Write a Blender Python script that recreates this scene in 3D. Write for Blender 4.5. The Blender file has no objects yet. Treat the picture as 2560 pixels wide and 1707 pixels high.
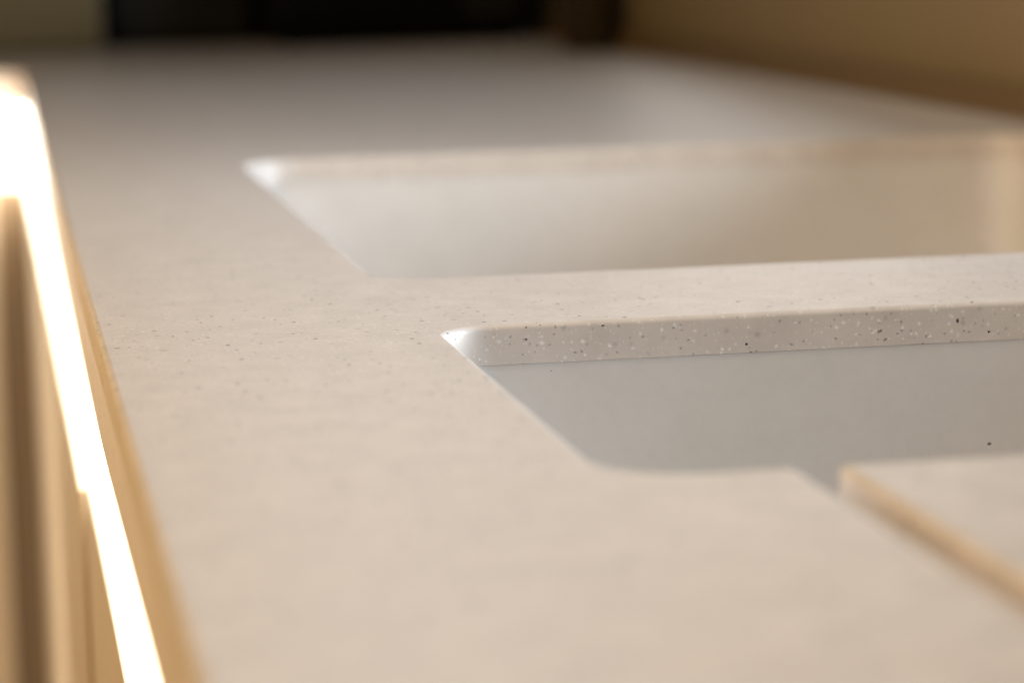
import bpy, bmesh, math, random
from mathutils import Vector
U = 0.12                      # metres per layout unit (camera stands one unit above the worktop)
rad = math.radians
S = bpy.context.scene
C = S.collection
random.seed(4)

# ------------------------------------------------------------------ camera
YAW, PITCH, ROLL = rad(-10.3977), rad(8.3579), rad(-1.25379)
cd = bpy.data.cameras.new('camera'); cam = bpy.data.objects.new('camera', cd); C.objects.link(cam)
S.camera = cam
r_ = Vector((math.cos(YAW), math.sin(YAW), 0)); f_ = Vector((-math.sin(YAW), math.cos(YAW), 0)); u_ = Vector((0, 0, 1))
fw = f_*math.cos(PITCH) - u_*math.sin(PITCH); up = u_*math.cos(PITCH) + f_*math.sin(PITCH)
rt = r_*math.cos(ROLL) + up*math.sin(ROLL); up = up*math.cos(ROLL) - r_*math.sin(ROLL)
from mathutils import Matrix
cam.matrix_world = Matrix(((rt.x, up.x, -fw.x, 0), (rt.y, up.y, -fw.y, 0), (rt.z, up.z, -fw.z, U), (0, 0, 0, 1)))
cd.sensor_width = 36; cd.lens = 36*7000/2560
cd.clip_start = 0.01; cd.clip_end = 50
cd.dof.use_dof = True; cd.dof.focus_distance = 7.15*U; cd.dof.aperture_fstop = 8.0; cd.dof.aperture_blades = 0

# ------------------------------------------------------------------ light
W = bpy.data.worlds.new('World'); S.world = W; W.use_nodes = True
bg = W.node_tree.nodes['Background']; bg.inputs[0].default_value = (1.0, 0.86, 0.72, 1); bg.inputs[1].default_value = 0.004
def lamp(name, loc, aim, sx, sy, col, power, spread=180):
    l = bpy.data.lights.new(name, 'AREA'); l.shape = 'RECTANGLE'; l.size = sx*U; l.size_y = sy*U
    l.color = col; l.energy = power; l.spread = rad(spread)
    o = bpy.data.objects.new(name, l); C.objects.link(o)
    o.location = Vector(loc)*U
    o.rotation_euler = (Vector(aim)-Vector(loc)).to_track_quat('-Z', 'Y').to_euler()
    return o
lamp('window_light', (14, 8.2, 1.9), (1, 8, 0), 8, 2.6, (0.88, 0.96, 1.0), 40)
lamp('window_light_upper', (14, 10, 4), (1, 8, 0), 9, 6, (0.45, 0.66, 1.0), 10)
lamp('sheen_fill_right', (7.5, 26, 3.2), (3, 12, 0), 3, 3, (1.0, 0.95, 0.90), 0.55)  # added lamp, lays a soft sheen on the far right of the worktop
lamp('sheen_fill_far', (3.4, 24, 7), (3, 14, 0), 4, 3, (0.86, 0.92, 1.0), 0.36, 80)  # added above the far worktop for a cool sheen, not a window
lamp('ceiling_light', (1.0, 6.5, 11), (1.0, 6.5, 0), 6, 6, (0.94, 1.0, 1.0), 5.6)
lamp('warm_room_light', (-11, 5, -3), (0.2, 8, -2.5), 18, 10, (1.0, 0.67, 0.32), 3.0)
lamp('warm_room_light_high', (-7.5, 5.0, 10), (1.4, 5, 0), 6, 6, (1.0, 0.65, 0.26), 12)
lamp('warm_room_light_middle', (-12, 7.5, 2.8), (1, 7.5, 0), 10, 4.5, (1.0, 0.60, 0.22), 6)
lamp('return_door_fill', (-3, 14, -3), (-0.8, 22, -3.5), 3, 3, (1.0, 0.84, 0.64), 3.0)  # added fill to brighten the doors of the run that turns left

S.view_settings.view_transform = 'Standard'; S.view_settings.look = 'None'
S.view_settings.exposure = 0.16; S.view_settings.gamma = 1; S.view_settings.use_curve_mapping = False
S.cycles.use_denoising = True
S.cycles.max_bounces = 8; S.cycles.sample_clamp_indirect = 6

# ------------------------------------------------------------------ materials
class NT:
    def __init__(s, name):
        s.m = bpy.data.materials.new(name); s.m.use_nodes = True; s.t = s.m.node_tree
        s.b = s.t.nodes['Principled BSDF']
    def n(s, kind, **kw):
        n = s.t.nodes.new(kind)
        for k, v in kw.items(): setattr(n, k, v)
        return n
    def link(s, a, b): s.t.links.new(a, b)
    def math(s, op, a, b=None, c=None):
        n = s.n('ShaderNodeMath', operation=op)
        for i, v in enumerate((a, b, c)):
            if v is None: continue
            if hasattr(v, 'node'): s.link(v, n.inputs[i])
            else: n.inputs[i].default_value = v
        return n.outputs[0]
    def mix(s, fac, a, b):
        n = s.n('ShaderNodeMix', data_type='RGBA')
        if hasattr(fac, 'node'): s.link(fac, n.inputs[0])
        else: n.inputs[0].default_value = fac
        for i, v in ((6, a), (7, b)):
            if hasattr(v, 'node'): s.link(v, n.inputs[i])
            else: n.inputs[i].default_value = (*v, 1)
        return n.outputs[2]

def simple(name, col, rough=0.5, var=0.06, nscale=30, spec=0.5, bump=0.0, metal=0.0, stretch=(1, 1, 1)):
    k = NT(name)
    tc = k.n('ShaderNodeTexCoord'); mp = k.n('ShaderNodeMapping'); mp.inputs['Scale'].default_value = stretch
    k.link(tc.outputs['Object'], mp.inputs[0])
    no = k.n('ShaderNodeTexNoise'); no.inputs['Scale'].default_value = nscale; no.inputs['Detail'].default_value = 5
    k.link(mp.outputs[0], no.inputs['Vector'])
    k.link(k.mix(no.outputs[0], tuple(c*(1-var) for c in col), tuple(min(1, c*(1+var)) for c in col)), k.b.inputs['Base Color'])
    k.link(k.math('MULTIPLY_ADD', no.outputs[0], 0.12, rough-0.06), k.b.inputs['Roughness'])
    k.b.inputs['Specular IOR Level'].default_value = spec; k.b.inputs['Metallic'].default_value = metal
    if bump:
        bp = k.n('ShaderNodeBump'); bp.inputs['Strength'].default_value = bump; bp.inputs['Distance'].default_value = 0.001
        k.link(no.outputs[0], bp.inputs['Height']); k.link(bp.outputs[0], k.b.inputs['Normal'])
    return k.m

def solid_surface(name, base, flecks=True):
    """acrylic solid surface: warm off-white body with white, grey and black mineral chips in the volume"""
    k = NT(name)
    v0, v1 = (.80, 1.19) if flecks else (.94, 1.06)
    tc = k.n('ShaderNodeTexCoord').outputs['Object']
    w = k.n('ShaderNodeTexNoise'); w.inputs['Scale'].default_value = 900; w.inputs['Detail'].default_value = 2
    k.link(tc, w.inputs['Vector'])
    wob = k.n('ShaderNodeVectorMath', operation='MULTIPLY_ADD')
    k.link(w.outputs['Color'], wob.inputs[0]); wob.inputs[1].default_value = (0.0013,)*3; k.link(tc, wob.inputs[2])
    w2 = k.n('ShaderNodeTexNoise'); w2.inputs['Scale'].default_value = 2600; w2.inputs['Detail'].default_value = 1; k.link(tc, w2.inputs['Vector'])
    wb2 = k.n('ShaderNodeVectorMath', operation='MULTIPLY_ADD'); k.link(w2.outputs['Color'], wb2.inputs[0]); wb2.inputs[1].default_value = (0.0007,)*3; k.link(wob.outputs[0], wb2.inputs[2]); wob = wb2
    big = k.n('ShaderNodeTexNoise'); big.inputs['Scale'].default_value = 60; big.inputs['Detail'].default_value = 6; big.inputs['Roughness'].default_value = .6
    k.link(tc, big.inputs['Vector'])
    col = k.mix(big.outputs[0], (base[0]*v0, base[1]*v0*.99, base[2]*v0*.97), (min(1, base[0]*v1), base[1]*v1, base[2]*v1*1.02))
    mott = k.n('ShaderNodeTexNoise'); mott.inputs['Scale'].default_value = 260; mott.inputs['Detail'].default_value = 4
    k.link(tc, mott.inputs['Vector'])
    col = k.mix(mott.outputs[0], col, k.mix(0.14, col, (0.40, 0.35, 0.31)))
    def chips(cell, rmin, rmax, share, colr, soft, strength, off, metric='EUCLIDEAN'):
        sh = k.n('ShaderNodeVectorMath', operation='ADD'); k.link(wob.outputs[0], sh.inputs[0]); sh.inputs[1].default_value = (off, off*1.7, off*.6)
        v = k.n('ShaderNodeTexVoronoi', distance=metric); v.inputs['Scale'].default_value = 1/cell; k.link(sh.outputs[0], v.inputs['Vector'])
        sp = k.n('ShaderNodeSeparateColor'); k.link(v.outputs['Color'], sp.inputs[0])
        d = k.math('MULTIPLY', v.outputs['Distance'], cell)
        rr = k.math('MULTIPLY_ADD', sp.outputs[1], rmax-rmin, rmin)
        e = k.math('DIVIDE', k.math('SUBTRACT', rr, d), soft)
        cl = k.n('ShaderNodeClamp'); k.link(e, cl.inputs[0])
        on = k.math('LESS_THAN', sp.outputs[0], share)
        tone = k.math('MULTIPLY_ADD', sp.outputs[2], 0.5, 0.5)
        return k.math('MULTIPLY', k.math('MULTIPLY', k.math('MULTIPLY', cl.outputs[0], on), tone), strength), colr
    if flecks:
        layers = [chips(0.0052, 0.0005, 0.0016, 0.34, (0.30, 0.295, 0.285), 0.0009, 0.62, 3.35),
                  chips(0.0022, 0.0002, 0.00100, 0.62, (0.93, 0.90, 0.85), 0.0002, 0.95, 4.1, 'MANHATTAN'),
                  chips(0.0015, 0.0002, 0.0006, 0.42, (0.92, 0.89, 0.83), 0.0002, 0.7, 7.7),
                  chips(0.0020, 0.0002, 0.0006, 0.42, (0.20, 0.19, 0.17), 0.00028, 0.75, 2.2),
                  chips(0.0048, 0.00040, 0.00080, 0.66, (0.012, 0.012, 0.014), 0.0002, 1.5, 6.15)]
        for m, c in layers: col = k.mix(m, col, c)
    k.link(col, k.b.inputs['Base Color'])
    k.link(k.math('MULTIPLY_ADD', big.outputs[0], 0.12, 0.32), k.b.inputs['Roughness'])
    bp = k.n('ShaderNodeBump'); bp.inputs['Strength'].default_value = 0.05; bp.inputs['Distance'].default_value = 0.0004
    fine = k.n('ShaderNodeTexNoise'); fine.inputs['Scale'].default_value = 140; k.link(tc, fine.inputs['Vector'])
    k.link(fine.outputs[0], bp.inputs['Height']); k.link(bp.outputs[0], k.b.inputs['Normal'])
    return k.m

def glow(name, col, strength):
    k = NT(name); k.b.inputs['Base Color'].default_value = (.8, .8, .8, 1)
    k.b.inputs['Emission Color'].default_value = (*col, 1); k.b.inputs['Emission Strength'].default_value = strength
    return k.m

M = dict(
    top=solid_surface('speckled_solid_surface', (0.74, 0.66, 0.597)),
    basin=solid_surface('plain_basin_surface', (0.78, 0.74, 0.70), False),
    door=simple('cream_lacquer', (0.60, 0.51, 0.395), 0.42, 0.03, 6),
    carcass=simple('carcass_board', (0.30, 0.24, 0.16), 0.6, 0.08, 20),
    recess=simple('corner_gap_shade', (0.22, 0.16, 0.10), 0.6),  # dark colour stands in for the shade in the corner gap
    channel=simple('white_aluminium_channel', (0.75, 0.73, 0.70), 0.4, 0.02, 40),
    led=glow('led_opal_diffuser', (1.0, 0.90, 0.74), 15.0),
    steel=simple('brushed_steel', (0.6, 0.6, 0.6), 0.3, 0.05, 60, metal=1.0),
    wall=simple('tan_wall_paint', (0.29, 0.22, 0.125), 0.75, 0.06, 5),
    farwall=simple('brown_far_wall', (0.10, 0.075, 0.04), 0.8, 0.08, 5),
    upstand=simple('brown_upstand_surface', (0.20, 0.132, 0.06), 0.5, 0.08, 15),
    cupboard=simple('olive_brown_lacquer', (0.15, 0.115, 0.05), 0.5, 0.05, 6),
    black=simple('black_enamel', (0.004, 0.004, 0.004), 0.5, 0.2, 20, spec=0.1),
    dark=simple('dark_brown_plastic', (0.014, 0.012, 0.008), 0.5, 0.2, 20, spec=0.15),
    glass=simple('black_oven_glass', (0.003, 0.003, 0.003), 0.25, 0.1, 20, spec=0.15),
    jar=simple('dark_brown_stoneware', (0.045, 0.03, 0.015), 0.5, 0.2, 20, spec=0.2),
    floor=simple('oak_floor', (0.36, 0.22, 0.11), 0.5, 0.25, 3, stretch=(12, 1, 1)),
    speck=simple('dark_dust', (0.15, 0.12, 0.10), 0.9),
)

# ------------------------------------------------------------------ mesh helpers
def mk(name, bm, m, parent=None, smooth=False):
    me = bpy.data.meshes.new(name); bm.normal_update(); bm.to_mesh(me); bm.free()
    o = bpy.data.objects.new(name, me); C.objects.link(o); me.materials.append(m)
    if smooth:
        for p in me.polygons: p.use_smooth = True
    if parent is not None: o.parent = parent
    return o
def empty(name, label, cat, group=None, loc=(0, 0, 0)):
    o = bpy.data.objects.new(name, None); C.objects.link(o); o.location = loc
    o['label'] = label; o['category'] = cat; o.empty_display_size = .02
    if group: o['group'] = group
    return o
def add_box(bm, a, b, bev=0.0, seg=3):
    a = Vector(a)*U; b = Vector(b)*U
    t = bmesh.new(); bmesh.ops.create_cube(t, size=1)
    for v in t.verts:
        v.co = Vector((a[i]+(b[i]-a[i])*(v.co[i]+.5) for i in range(3)))
    if bev: bmesh.ops.bevel(t, geom=t.edges[:], offset=bev*U, segments=seg, affect='EDGES', profile=.5)
    me = bpy.data.meshes.new('t'); t.to_mesh(me); t.free(); bm.from_mesh(me); bpy.data.meshes.remove(me)
def box(name, a, b, m, parent=None, bev=0.0):
    bm = bmesh.new(); add_box(bm, a, b, bev); return mk(name, bm, m, parent)

def round_poly(pts, n=10):
    """polygon corners (x, y, radius) -> dense polyline with arcs"""
    out = []
    N = len(pts)
    for i in range(N):
        p0, p, p1 = Vector(pts[i-1][:2]), Vector(pts[i][:2]), Vector(pts[(i+1) % N][:2])
        r = pts[i][2]
        if r <= 0: out.append(p.copy()); continue
        a = (p0-p).normalized(); b = (p1-p).normalized()
        ang = a.angle(b); t = r/math.tan(ang/2)
        s = p+a*t; e = p+b*t; c = p+(a+b).normalized()*(r/math.sin(ang/2))
        a0 = math.atan2(s.y-c.y, s.x-c.x); a1 = math.atan2(e.y-c.y, e.x-c.x)
        d = (a1-a0+math.pi) % (2*math.pi)-math.pi
        for k in range(n+1):
            q = a0+d*k/n; out.append(Vector((c.x+r*math.cos(q), c.y+r*math.sin(q))))
    return out
def offset(poly, d):
    """positive d moves to the left of the direction of travel"""
    N = len(poly); out = []
    for i in range(N):
        e0 = (poly[i]-poly[i-1]).normalized(); e1 = (poly[(i+1) % N]-poly[i]).normalized()
        n0 = Vector((-e0.y, e0.x)); n1 = Vector((-e1.y, e1.x)); n = n0+n1
        n = n/ max(n.dot(n)/2, 1e-6)   # mitre
        out.append(poly[i]+n*d)
    return out

def slab(name, contours, z0, z1, m, parent):
    """contours: list of (poly, arris radius), solid to the LEFT of each; top arris rounded"""
    bm = bmesh.new(); topedges = []; SEG = 7
    for poly, r in contours:
        rings = []
        for k in range(SEG+1):
            th = (math.pi/2)*k/SEG            # 0 on top face -> 90 deg on the wall
            rings.append((offset(poly, r*(1-math.sin(th))), z1-r*(1-math.cos(th))))
        rings.append((poly, z0))
        vr = [[bm.verts.new((p.x*U, p.y*U, z*U)) for p in pl] for pl, z in rings]
        N = len(poly)
        for a, b in zip(vr, vr[1:]):
            for i in range(N):
                f = bm.faces.new((a[i], b[i], b[(i+1) % N], a[(i+1) % N])); f.smooth = True
        topedges.append([bm.edges.get((vr[0][i], vr[0][(i+1) % N])) for i in range(N)])
        low = [bm.verts.new(v.co) for v in vr[-1]]
        topedges.append([bm.edges.new((low[i], low[(i+1) % N])) for i in range(N)])
    for sel in (topedges[0::2], topedges[1::2]):
        ed = [e for l in sel for e in l]
        g = bmesh.ops.triangle_fill(bm, use_beauty=True, edges=ed)
        for f in g['geom']:
            if isinstance(f, bmesh.types.BMFace): f.smooth = False
    bmesh.ops.recalc_face_normals(bm, faces=bm.faces[:])
    me = bpy.data.meshes.new(name)
    bm.to_mesh(me); bm.free()
    o = bpy.data.objects.new(name, me); C.objects.link(o); me.materials.append(m); o.parent = parent
    # sharp lower rim
    return o

# ------------------------------------------------------------------ layout (in units U)
FX = 0.237; TH = 0.104; DROP = 0.285
WX = 5.17; YR = 22.0; YE = 27.6
B1 = (1.088, 4.944, 4.70, 6.990); B2 = (1.080, 8.022, 4.72, 12.545)
GX0, GX1 = 1.439, 1.522; GY = 1.6

# ------------------------------------------------------------------ setting
fl = box('floor', (-30, -12, -7.9), (WX+.6, YE+.6, -7.5), M['floor']); fl['kind'] = 'structure'
wl = box('wall_side', (WX+.004, 11.5, -7.49), (WX+.6, YE, .9), M['wall']); wl['kind'] = 'structure'
wf = box('wall_far', (-30, YE+.004, -7.49), (WX+1.2, YE+1, 22), M['farwall']); wf['kind'] = 'structure'

# ------------------------------------------------------------------ worktop
wt = empty('worktop', 'beige speckled solid surface worktop with two sink cut-outs and a drainer groove', 'worktop')
outer = round_poly([(FX, -3, .0), (WX, -3, 0), (WX, YE, 0), (-16, YE, 0), (-16, YR, 0), (FX, YR, .02)], 6)
b1 = round_poly([(B1[0], B1[1], .19), (B1[0], B1[3], .15), (B1[2], B1[3], .20), (B1[2], B1[1], .20),
                 (GX1, B1[1], .014), (GX1, GY, .045), (GX0, GY, .045), (GX0, B1[1], .03)], 10)
b2 = round_poly([(B2[0], B2[1], .20), (B2[0], B2[3], .26), (B2[2], B2[3], .20), (B2[2], B2[1], .20)], 10)
slab('countertop', [(outer, .014), (b1, .016), (b2, .017)], -TH, 0, M['top'], wt)
# built-up front edges (main run and the run that turns to the left at the far end)
fe = box('front_edge', (FX, -3, -DROP), (FX+.22, YR+.10, -TH), M['top'], wt)
fe2 = box('front_edge', (-16, YR, -DROP), (FX-.002, YR+.22, -TH), M['top'], wt)
# drainer groove: half-round trough closing the slot from below
bm = bmesh.new(); r = (GX1-GX0)/2; cx = (GX0+GX1)/2; zc = -.055; n = 14
prof = [(cx-r*math.cos(math.pi*i/n), zc-r*math.sin(math.pi*i/n)) for i in range(n+1)] + [(GX1, -TH), (GX0, -TH)]
va = [bm.verts.new((x*U, (B1[1]-.012)*U, z*U)) for x, z in prof]; vb = [bm.verts.new((x*U, GY*U, z*U)) for x, z in prof]
N = len(prof)
for i in range(N):
    f = bm.faces.new((va[i], va[(i+1) % N], vb[(i+1) % N], vb[i])); f.smooth = i < n
for i in range(n//2):      # end caps as quads across the trough
    pass
bm.faces.new(va); bm.faces.new(list(reversed(vb)))
bmesh.ops.recalc_face_normals(bm, faces=bm.faces[:])
mk('drainer_groove', bm, M['top'], wt)

# ------------------------------------------------------------------ undermount bowls
def bowl(B, depth, label, drain, RC):
    root = empty('sink_bowl', label, 'sink bowl', 'undermount sink bowls')
    o = .0035; z0 = -TH-.0012
    x0, y0, x1, y1 = B[0]-o, B[1]-o, B[2]+o, B[3]+o
    def ring(inset, z, rr): return [(p.x*U, p.y*U, z*U) for p in round_poly([(x0+inset, y0+inset, rr), (x0+inset, y1-inset, rr), (x1-inset, y1-inset, rr), (x1-inset, y0+inset, rr)], 10)]
    rings = [ring(0, z0, RC), ring(.0006, z0-.02, RC)]
    R = .22; draft = .03
    rings.append(ring(draft, z0-depth+R, RC))
    for k in range(1, 9):
        t = math.pi/2*k/8
        rings.append(ring(draft+R*(1-math.cos(t)), z0-depth+R*(1-math.sin(t)), RC+R*(1-math.cos(t))*.3))
    bm = bmesh.new(); vs = [[bm.verts.new(c) for c in rg] for rg in rings]; N = len(vs[0])
    for a, b in zip(vs, vs[1:]):
        for i in range(N):
            f = bm.faces.new((a[i], b[i], b[(i+1) % N], a[(i+1) % N])); f.smooth = True
    f = bm.faces.new(vs[-1]); f.smooth = False
    sh = [ring(0, z0, RC), ring(-.22, z0, RC+.2), ring(-.22, z0-.05, RC+.2), ring(-.06, z0-.05, RC+.05), ring(-.06, z0-depth-.05, RC+.05)]
    ws = [[bm.verts.new(c) for c in rg] for rg in sh]
    for a, b in zip(ws, ws[1:]):
        for i in range(N): bm.faces.new((a[i], b[i], b[(i+1) % N], a[(i+1) % N]))
    bm.faces.new(ws[-1])
    bmesh.ops.recalc_face_normals(bm, faces=bm.faces[:])
    bas = mk('basin', bm, M['basin'], root)
    bm = bmesh.new()
    for rr, zz, dz in ((.36, .006, .012), (.27, .018, .006)):
        bmesh.ops.create_cone(bm, cap_ends=True, segments=48, radius1=rr*U, radius2=rr*.94*U, depth=dz*U,
                              matrix=Matrix.Translation((drain[0]*U, drain[1]*U, (z0-depth+zz)*U)))
    mk('drain', bm, M['steel'], root)
    return root
bw1 = bowl(B1, 1.2, 'smaller grey-beige undermount sink bowl nearest the viewer, beside the drainer groove', (2.9, 5.95), .16)
bw2 = bowl(B2, 1.6, 'larger pale undermount sink bowl behind the speckled web, farther from the viewer', (2.9, 10.3), .20)
# little dark flecks stuck to the far wall of the near bowl
for (x, z, s) in ((2.568, -.381, .0055), (2.40, -.40, .0022), (1.384, -.126, .0022)):
    bm = bmesh.new(); bmesh.ops.create_icosphere(bm, subdivisions=2, radius=s*U)
    for v in bm.verts: v.co = Vector((v.co.x*random.uniform(.9, 1.3), v.co.y*.3, v.co.z*random.uniform(.6, .9)))+Vector((x*U, (B1[3]+.004-.03*(-z-.1)/1.0)*U, z*U))
    mk('speck', bm, M['speck'], bw1, True)

# ------------------------------------------------------------------ LED lit grip channels
ZC = -.905; CD = .15                                   # channel bottom, channel depth
def light(name_label, a, b, group='led light strips'):
    r = empty('led_light_strip', name_label, 'light strip', group)
    box('diffuser', a[0], a[1], M['led'], r); box('housing', b[0], b[1], M['channel'], r)
    return r
light('long glowing white LED strip in the grip channel under the worktop front edge',
      ((FX+CD, -3, -.90), (FX+CD+.03, YR+.15, -DROP-.01)), ((FX+CD+.031, -3, -.92), (FX+CD+.08, YR+.19, -DROP-.004)))
light('short glowing white LED strip at far left, where the worktop turns the corner',
      ((-16, YR+CD, -.85), (FX+CD-.03, YR+CD+.03, -DROP-.01)), ((-16, YR+CD+.031, -.92), (FX+CD-.03, YR+CD+.08, -DROP-.004)))

# ------------------------------------------------------------------ base cabinets
def cabinet(label, y0, y1, xf, zt):
    r = empty('base_cabinet', label, 'base cabinet', 'base cabinets under the worktop')
    box('door', (xf, y0+.02, -6.6), (xf+.16, y1-.02, zt), M['door'], r, .012)
    box('carcass', (xf+.17, y0, -6.6), (WX-.3, y1, -.95) if False else (xf+.17+.5, y1, -1.9), M['carcass'], r)
    box('plinth', (xf+.5, y0, -7.49), (xf+.6, y1, -6.62), M['carcass'], r)
    return r
cabinet('cream base cabinet door at bottom left, nearest the viewer, left of the glowing strip', -3, 9.70, .255, -.83)
cabinet('cream base cabinet door beyond the narrow vertical gap, running towards the far corner', 9.74, YR-.08, FX, ZC)
rc = empty('base_cabinet', 'cream base cabinet of the run that turns left, beyond the dark corner gap', 'base cabinet', 'base cabinets under the worktop')
box('door', (-8, YR, -6.6), (-.02, YR+.16, -.86), M['door'], rc, .012)
box('carcass', (-8, YR+.17, -6.6), (-.06, YR+4.5, ZC-.02), M['carcass'], rc)
box('plinth', (-8, YR+.5, -7.49), (-.06, YR+.6, -6.62), M['carcass'], rc)
box('corner_filler', (-.018, YR+.10, -6.6), (.60, YR+.16, ZC), M['recess'], rc)

# ------------------------------------------------------------------ things at the far end
us = box('upstand', (WX-.10, 11.5, .004), (WX, YE-.004, .16), M['upstand'])
us['label'] = 'low brown upstand along the foot of the tan wall at the back of the worktop'; us['category'] = 'upstand'
tc_ = empty('tall_cupboard', 'olive-brown cupboard standing on the far worktop at top left', 'cupboard')
box('body', (-9, YE-1.9, .003), (1.02, YE-.01, 12), M['cupboard'], tc_, .02)
box('door', (-3.0, YE-2.0, .05), (1.00, YE-1.905, 11.9), M['cupboard'], tc_, .02)
ov = empty('microwave_oven', 'large black appliance, blurred, at the far end of the worktop', 'microwave')
box('body', (2.45, YE-2.6, .10), (4.80, YE-.4, 5.4), M['black'], ov, .12)
box('door', (2.55, YE-2.68, .22), (4.15, YE-2.605, 5.3), M['glass'], ov, .03)
box('control_panel', (4.20, YE-2.67, .22), (4.72, YE-2.605, 5.3), M['dark'], ov, .03)
bm = bmesh.new(); add_box(bm, (4.02, YE-2.84, .5), (4.09, YE-2.77, 3.0), .02)
add_box(bm, (4.03, YE-2.79, .6), (4.08, YE-2.67, .7)); add_box(bm, (4.03, YE-2.79, 2.8), (4.08, YE-2.67, 2.9)); mk('handle', bm, M['black'], ov)
for x in (2.7, 4.6):
    for y in (YE-2.4, YE-.7):
        bm = bmesh.new(); bmesh.ops.create_cone(bm, cap_ends=True, segments=20, radius1=.09*U, radius2=.11*U, depth=.098*U, matrix=Matrix.Translation((x*U, y*U, .051*U)))
        mk('foot', bm, M['black'], ov)
bb = empty('bread_bin', 'dark box-shaped bin between the olive cupboard and the black appliance', 'bread bin')
box('body', (1.10, YE-1.4, .05), (2.42, YE-.3, 3.6), M['dark'], bb, .08)
box('lid', (1.16, YE-1.47, 1.2), (2.36, YE-1.405, 3.4), M['dark'], bb, .03)
box('base', (1.14, YE-1.36, .003), (2.38, YE-.34, .048), M['dark'], bb)

jr = empty('storage_jar', 'tall dark brown jar between the black appliance and the tan wall', 'jar')
def lathe(name, prof, x, y, m, parent, n=40):
    bm = bmesh.new(); rs = []
    for r, z in prof:
        rs.append([bm.verts.new(((x+r*math.cos(2*math.pi*i/n))*U, (y+r*math.sin(2*math.pi*i/n))*U, z*U)) for i in range(n)])
    for a, b in zip(rs, rs[1:]):
        for i in range(n): bm.faces.new((a[i], a[(i+1) % n], b[(i+1) % n], b[i])).smooth = True
    bm.faces.new(rs[0]); bm.faces.new(rs[-1]); bmesh.ops.recalc_face_normals(bm, faces=bm.faces[:])
    return mk(name, bm, m, parent)
lathe('body', [(.15, .004), (.185, .02), (.24, .06), (.24, 1.45), (.17, 1.55), (.13, 1.6)], 4.86, 22.6, M['jar'], jr)
lathe('lid', [(.14, 1.602), (.15, 1.61), (.15, 1.80), (.13, 1.83)], 4.86, 22.6, M['dark'], jr)
